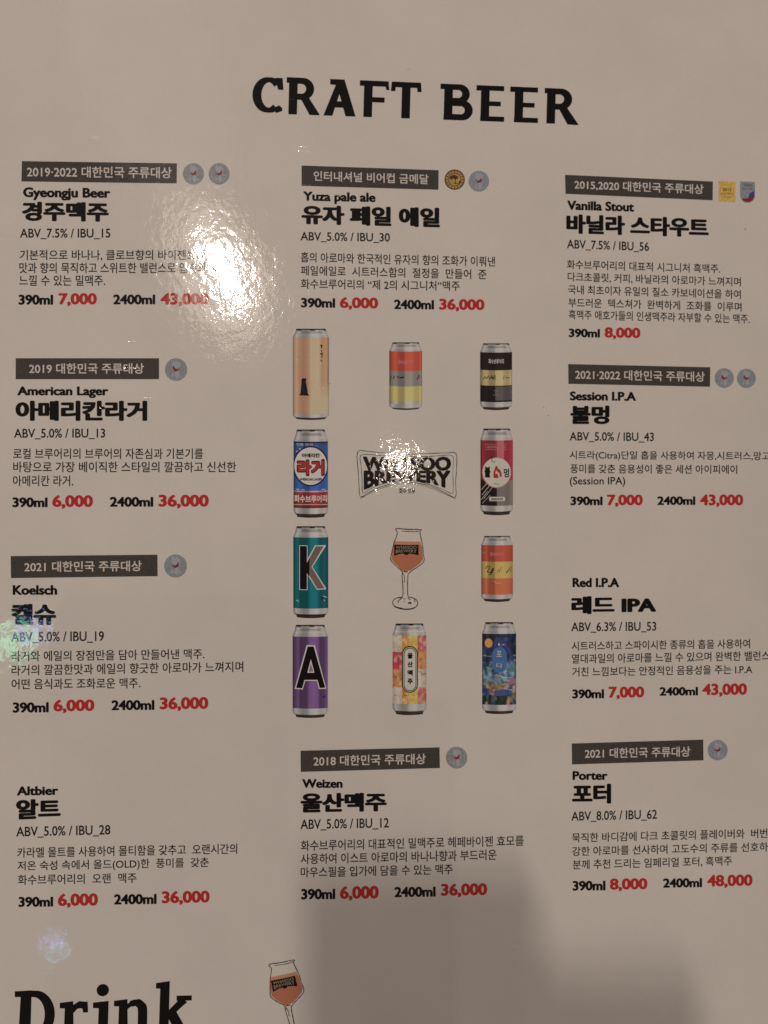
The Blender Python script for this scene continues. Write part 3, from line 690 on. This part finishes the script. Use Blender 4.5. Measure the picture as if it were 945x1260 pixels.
# purple A can
b, l, fl = can(360, 403.3, 769.3, 882.7, 783.5, 871.5, const((84, 54, 88)), label='tall printed purple can with a large A', shine=[(0, .7), (.06, .8), (.16, 1.1), (.22, .75), (.40, .78), (.48, 1.2), (.62, 1.3), (.72, 1.2), (.78, .8), (.9, .85), (.96, 1.15), (1, 1.0)])
def lA(o, w): pass
outer = [(.40, .115), (.635, .115), (.96, .73), (.75, .73), (.69, .615), (.36, .615), (.29, .735), (.06, .73)]
inner = [(.43, .135), (.60, .135), (.93, .715), (.77, .715), (.71, .60), (.34, .60), (.27, .72), (.10, .715)]
cpoly(outer, M_WHITE, l, fl, 3, 'letter_outline'); cpoly(inner, M_INKBLACK, l, fl, 4, 'letter')
cpoly([(.52, .31), (.62, .50), (.42, .50)], M_WHITE, l, fl, 5, 'letter_outline'); cpoly([(.52, .37), (.585, .485), (.46, .485)], cmat('can_mauve_print', (112, 78, 100)), l, fl, 6, 'letter_counter')
cline([([(.86, .835), (.90, .85)], 1.6), ([(.93, .82), (.93, .85)], .8)], M_INKBLACK, l, fl)
# orange patchwork can
PCOL = {(0, 0): (166, 148, 124), (1, 0): (172, 106, 44), (2, 0): (180, 138, 60), (3, 0): (160, 74, 68), (0, 1): (156, 48, 54), (1, 1): (170, 110, 50), (2, 1): (172, 120, 60), (3, 1): (168, 108, 60),
        (0, 2): (166, 98, 56), (1, 2): (168, 100, 50), (2, 2): (170, 130, 66), (3, 2): (164, 142, 122), (0, 3): (164, 142, 124), (1, 3): (172, 112, 46), (2, 3): (182, 134, 58), (3, 3): (164, 80, 70)}
def c9(u, v):
    i = np.digitize(u, [.27, .5, .74]); j = np.digitize(v, [.245, .50, .76])
    c = np.array([PCOL[(a, b)] for a, b in zip(i, j)], float)
    n = hn(u*1.6, v*2.4, 11, 8); m = (n > .68); c[m] = c[m]*.5+np.array((170, 150, 124))*.5
    m = (n < .16); c[m] = c[m]*.75
    return c*(1+.30*(hn(u, v, 17, 3)-.5))[:, None]
b, l, fl = can(483, 524.6, 767.7, 879.2, 782, 866, c9, label='tall printed orange and pink patchwork can', shine=[(0, .85), (.1, 1), (.3, .95), (.45, .97), (.52, 1.03), (.9, 1), (1, .9)])
def stad(cx, w_, y0, y1, ar=.5):
    return [(cx+w_*math.cos(a), y0+ar*w_-ar*w_*math.sin(a)*1) for a in np.linspace(0, math.pi, 14)]+[(cx-w_*math.cos(a), y1-ar*w_+ar*w_*math.sin(a)) for a in np.linspace(0, math.pi, 14)]
cpoly(stad(.515, .235, .150, .835), M_INKBLACK, l, fl, 3, 'name_panel'); cpoly(stad(.515, .205, .166, .819), M_CREAM, l, fl, 4, 'name_panel')
cpoly(stad(.515, .185, .176, .809), M_INKBLACK, l, fl, 5, 'name_panel'); cpoly(stad(.515, .165, .188, .797), M_CREAM, l, fl, 6, 'name_panel')
for k, ch in enumerate('울산맥주'): ctext(ch, M_INKBLACK, l, fl, .44, .595, .25+k*.125, .335+k*.125, 7, r=.055)
cline([([(.32, .87), (.42, .87)], 1.2), ([(.56, .865), (.65, .87)], .7)], M_CANRED, l, fl)
# dark blue landscape can
def c10(u, v):
    c = band(v, [(0, (26, 28, 48)), (.15, (30, 40, 78)), (.38, (34, 48, 86)), (.42, (50, 84, 108)), (.6, (62, 90, 106)), (.68, (74, 90, 98)), (.73, (130, 90, 76)), (.8, (120, 96, 78)), (.9, (64, 72, 54)), (1, (36, 38, 32))])
    n = hn(u, v, 13, 5); n2 = hn(u, v, 21, 9); n3 = hn(u*1.2, v*.8, 9, 14)
    c = c*(.55+.9*n[:, None])
    c = c+.22*(c.mean(-1, keepdims=True)-c)
    s = (v > .42) & (v < .7) & (n2 > .62); c[s] = c[s]*.4+np.array((104, 118, 122))*.6
    s = (v > .68) & (n2 > .55); c[s] = np.array((122, 98, 56))*(.6+.5*n[s][:, None])
    s = (v > .70) & (n3 > .62); c[s] = np.array((40, 56, 100))
    s = (v > .70) & (n3 < .22); c[s] = np.array((148, 92, 80))
    s = (v > .86) & (n < .45); c[s] = np.array((26, 40, 34))
    n4 = hn(u*2.2, v*3.4, 10, 31); c = c*(.72+.56*n4[:, None])
    for k in range(9):
        y0 = .30+.06*k; e = (abs(v-y0-.02*np.sin(u*7+k*1.7)) < .006) & (hn(u, v, 6, 40+k) > .55); c[e] = np.array((118, 124, 120))
    return c
b, l, fl = can(593.2, 635, 766, 877.9, 780, 867, c10, label='tall printed dark blue can with an orange sun and landscape', shine=[(0, .6), (.06, .9), (.3, .9), (.45, .95), (.55, 1.15), (.72, 1.1), (.95, 1.0), (1, .75)])
cpoly(ell(.19, .13, .115, .065, 16), M_ORANGE, l, fl, 3, 'sun')
cpoly(stad(.51, .215, .185, .545), M_PALEBLUE, l, fl, 3, 'name_panel')
ctext('포', M_CREAM, l, fl, .42, .58, .24, .32, 4, r=.0); ctext('다', M_CREAM, l, fl, .42, .60, .41, .48, 4, r=.0)
cpoly([(.46, .16), (.49, .12), (.53, .16)], M_CREAM, l, fl, 3, 'cloud'); cpoly([(.58, .155), (.62, .14), (.67, .157)], M_CREAM, l, fl, 3, 'cloud')
cpoly([(.72, .48), (.95, .46), (.99, .5), (.9, .54), (.74, .52)], cmat('can_green_print', (62, 92, 88)), l, fl, 3, 'hill')
cpoly([(.78, .70), (.82, .63), (.95, .63), (.96, .68), (.88, .72)], cmat('can_rose_print', (136, 74, 80)), l, fl, 3, 'roof')
cpoly([(.35, .80), (.73, .78), (.73, .87), (.35, .88)], cmat('can_indigo_print', (58, 56, 96)), l, fl, 3, 'roof')
cline([([(.76, .78), (.99, .70)], 1.1), ([(.02, .32), (.18, .32)], .7)], M_DKG, l, fl, 4)

# printed shade under the cans
M_SHADE = cmat('printed_can_shadow', (128, 116, 105))

# ------------------------------------------------------------------ brewery logo
def logo():
    def Z(x, y): return (430+x/6.3, 530+y/6.3)
    outer = [(62, 165), (140, 160), (260, 172), (440, 182), (620, 176), (760, 172), (826, 178), (830, 300), (822, 400), (822, 515), (740, 480), (650, 440), (560, 412), (440, 398), (330, 410), (230, 440), (150, 480), (84, 512), (74, 420), (68, 320)]
    inn = [(88, 190), (200, 188), (300, 198), (440, 202), (600, 200), (700, 194), (802, 198), (800, 320), (802, 480), (740, 462), (640, 424), (540, 396), (440, 384), (340, 394), (240, 416), (160, 452), (104, 482), (98, 380), (92, 280)]
    parts = [strip(smooth([Z(*a) for a in outer], 3, True), .75, 2, 0, jitter=.35), strip(smooth([Z(*a) for a in inn], 3, True), .6, 2, 1e-6, jitter=.4),
             strip(smooth([Z(x, y+12) for x, y in outer[9:18]], 3), .5, 2, 2e-6, jitter=.4)]
    v, f = merge(parts); o = finish('brewery_logo', v, f, M_THIN, menu, 'hand drawn WHASOO BREWERY logo in a bow tie frame')
    def w1(u, t):
        x = 104+u*(788-104)
        c = (u-.5)*2
        top = 205+8*(1-c*c); bot = 304-0*c
        p = Z(x, top+(bot-top)*t); return p[0], p[1]
    def w2(u, t):
        x = 110+u*(782-110); c = (u-.5)*2
        top = 316-2*(1-c*c); bot = 452-66*(1-c*c)
        p = Z(x, top+(bot-top)*t); return p[0], p[1]
    text('lettering', 'WHASOO', 0, 1, 0, 1, 0, M_THIN, o, 'c', r=.060, ry=.045, layer=2, warp=w1, n=12)
    text('lettering', 'BREWERY', 0, 1, 0, 1, 0, M_THIN, o, 'c', r=.060, ry=.045, layer=2, warp=w2, n=12)
    text('lettering', '화수 브루', *[0, 1, 0, 1, 0], M_THIN, o, 'b', r=.02, layer=2, warp=lambda u, t: Z(385+u*125, 444+t*46))
logo()

# ------------------------------------------------------------------ drawn glasses
M_BEER = cmat('beer_print', (142, 78, 52)); M_BEER2 = cmat('dark_beer_print', (150, 98, 70))
def glass(Zf, label, s=1.0):
    rim = [(345, 103), (355, 122), (368, 150), (352, 205), (330, 260), (310, 340), (296, 410), (290, 460), (320, 500), (370, 550), (420, 590), (425, 620), (422, 660), (432, 780), (430, 880), (400, 920), (375, 945), (380, 960)]
    rr = [(648, 112), (630, 140), (638, 190), (655, 260), (664, 330), (668, 400), (680, 450), (660, 500), (600, 545), (540, 585), (500, 620), (490, 650), (486, 760), (488, 860), (500, 910), (520, 925)]
    top = [(345, 103), (380, 97), (450, 104), (540, 108), (600, 106), (648, 112)]
    top2 = [(415, 125), (500, 132), (570, 134), (625, 124)]
    foot = [(425, 895), (360, 905), (322, 930), (315, 965), (335, 1000), (400, 1022), (470, 1033), (545, 1025), (590, 1000), (603, 965), (590, 930), (550, 905), (505, 893)]
    foot2 = [(330, 1004), (390, 1028), (470, 1040), (550, 1030), (596, 996)]
    ls = [(rim, 1.0), (rr, 1.0), (top, 1.1), (top2, .8), (foot, 1.1), (foot2, .8), ([(432, 620), (450, 660), (448, 725)], .8), ([(440, 600), (490, 600)], 1.2), ([(492, 968), (512, 960), (530, 968)], 2.0), ([(432, 912), (462, 918)], .9), ([(560, 925), (572, 940), (568, 955)], .8), ([(443, 945), (455, 948)], .7)]
    v, f = merge([strip(smooth([Zf(*a) for a in p], 4), wd*s*.85, 4, k*1e-6, jitter=.3) for k, (p, wd) in enumerate(ls)])
    o = finish('glass_picture', v, f, M_THIN, menu, label)
    beer = [(332, 248), (640, 252), (655, 330), (658, 400), (668, 450), (640, 495), (590, 535), (520, 585), (440, 596), (400, 565), (345, 510), (302, 455), (312, 350)]
    p = np.array([Zf(*a) for a in beer]); v, f = polyfill(p, 1); finish('beer', v, f, M_BEER, o)
    p = np.array([Zf(*a) for a in [(334, 246), (638, 250), (646, 288), (325, 282)]]); v, f = polyfill(p, 2); finish('beer_surface', v, f, M_BEER2, o)
    lg = [(332, 284), (400, 288), (500, 290), (612, 286), (614, 410), (560, 396), (500, 388), (492, 404), (452, 404), (446, 388), (400, 392), (330, 414)]
    p = np.array([Zf(*a) for a in lg]); v, f = polyfill(p, 3); lo = finish('glass_logo', v, f, M_BLACK, o)
    M_G = M_DIM
    text('lettering', 'WHASOO', 0, 1, 0, 1, 0, M_G, lo, 'c', layer=4, warp=lambda u, t: Zf(350+u*240, 300+t*34))
    text('lettering', 'BREWERY', 0, 1, 0, 1, 0, M_G, lo, 'c', layer=4, warp=lambda u, t: Zf(350+u*240, 342+t*(30+16*(2*u-1)**2)))
glass(lambda x, y: (450+x/9.45, 640+y/9.45), 'drawn glass of amber beer in the middle of the cans')
ca, sa = math.cos(math.radians(-12.5)), math.sin(math.radians(-12.5))
def Zg(x, y):
    dx = (x-345)/9.45*1.02; dy = (y-103)/9.45*1.02
    return (330.4+dx*ca-dy*sa, 1187.2+dx*sa+dy*ca)
glass(Zg, 'drawn glass of amber beer tilted beside the Drink heading')

# ------------------------------------------------------------------ specks of print and dirt
specks = [(406, 472, .6), (917, 282, .8), (669, 501, .5), (675, 511, .6), (631, 1168, .5), (502, 85, .6)]
sp = [polyfill(np.array(ell(x, y, r, r*.8, 8)), 1, k*1e-6) for k, (x, y, r) in enumerate(specks)]
v, f = merge(sp); o = finish('print_specks', v, f, M_THIN, menu); o['kind'] = 'stuff'
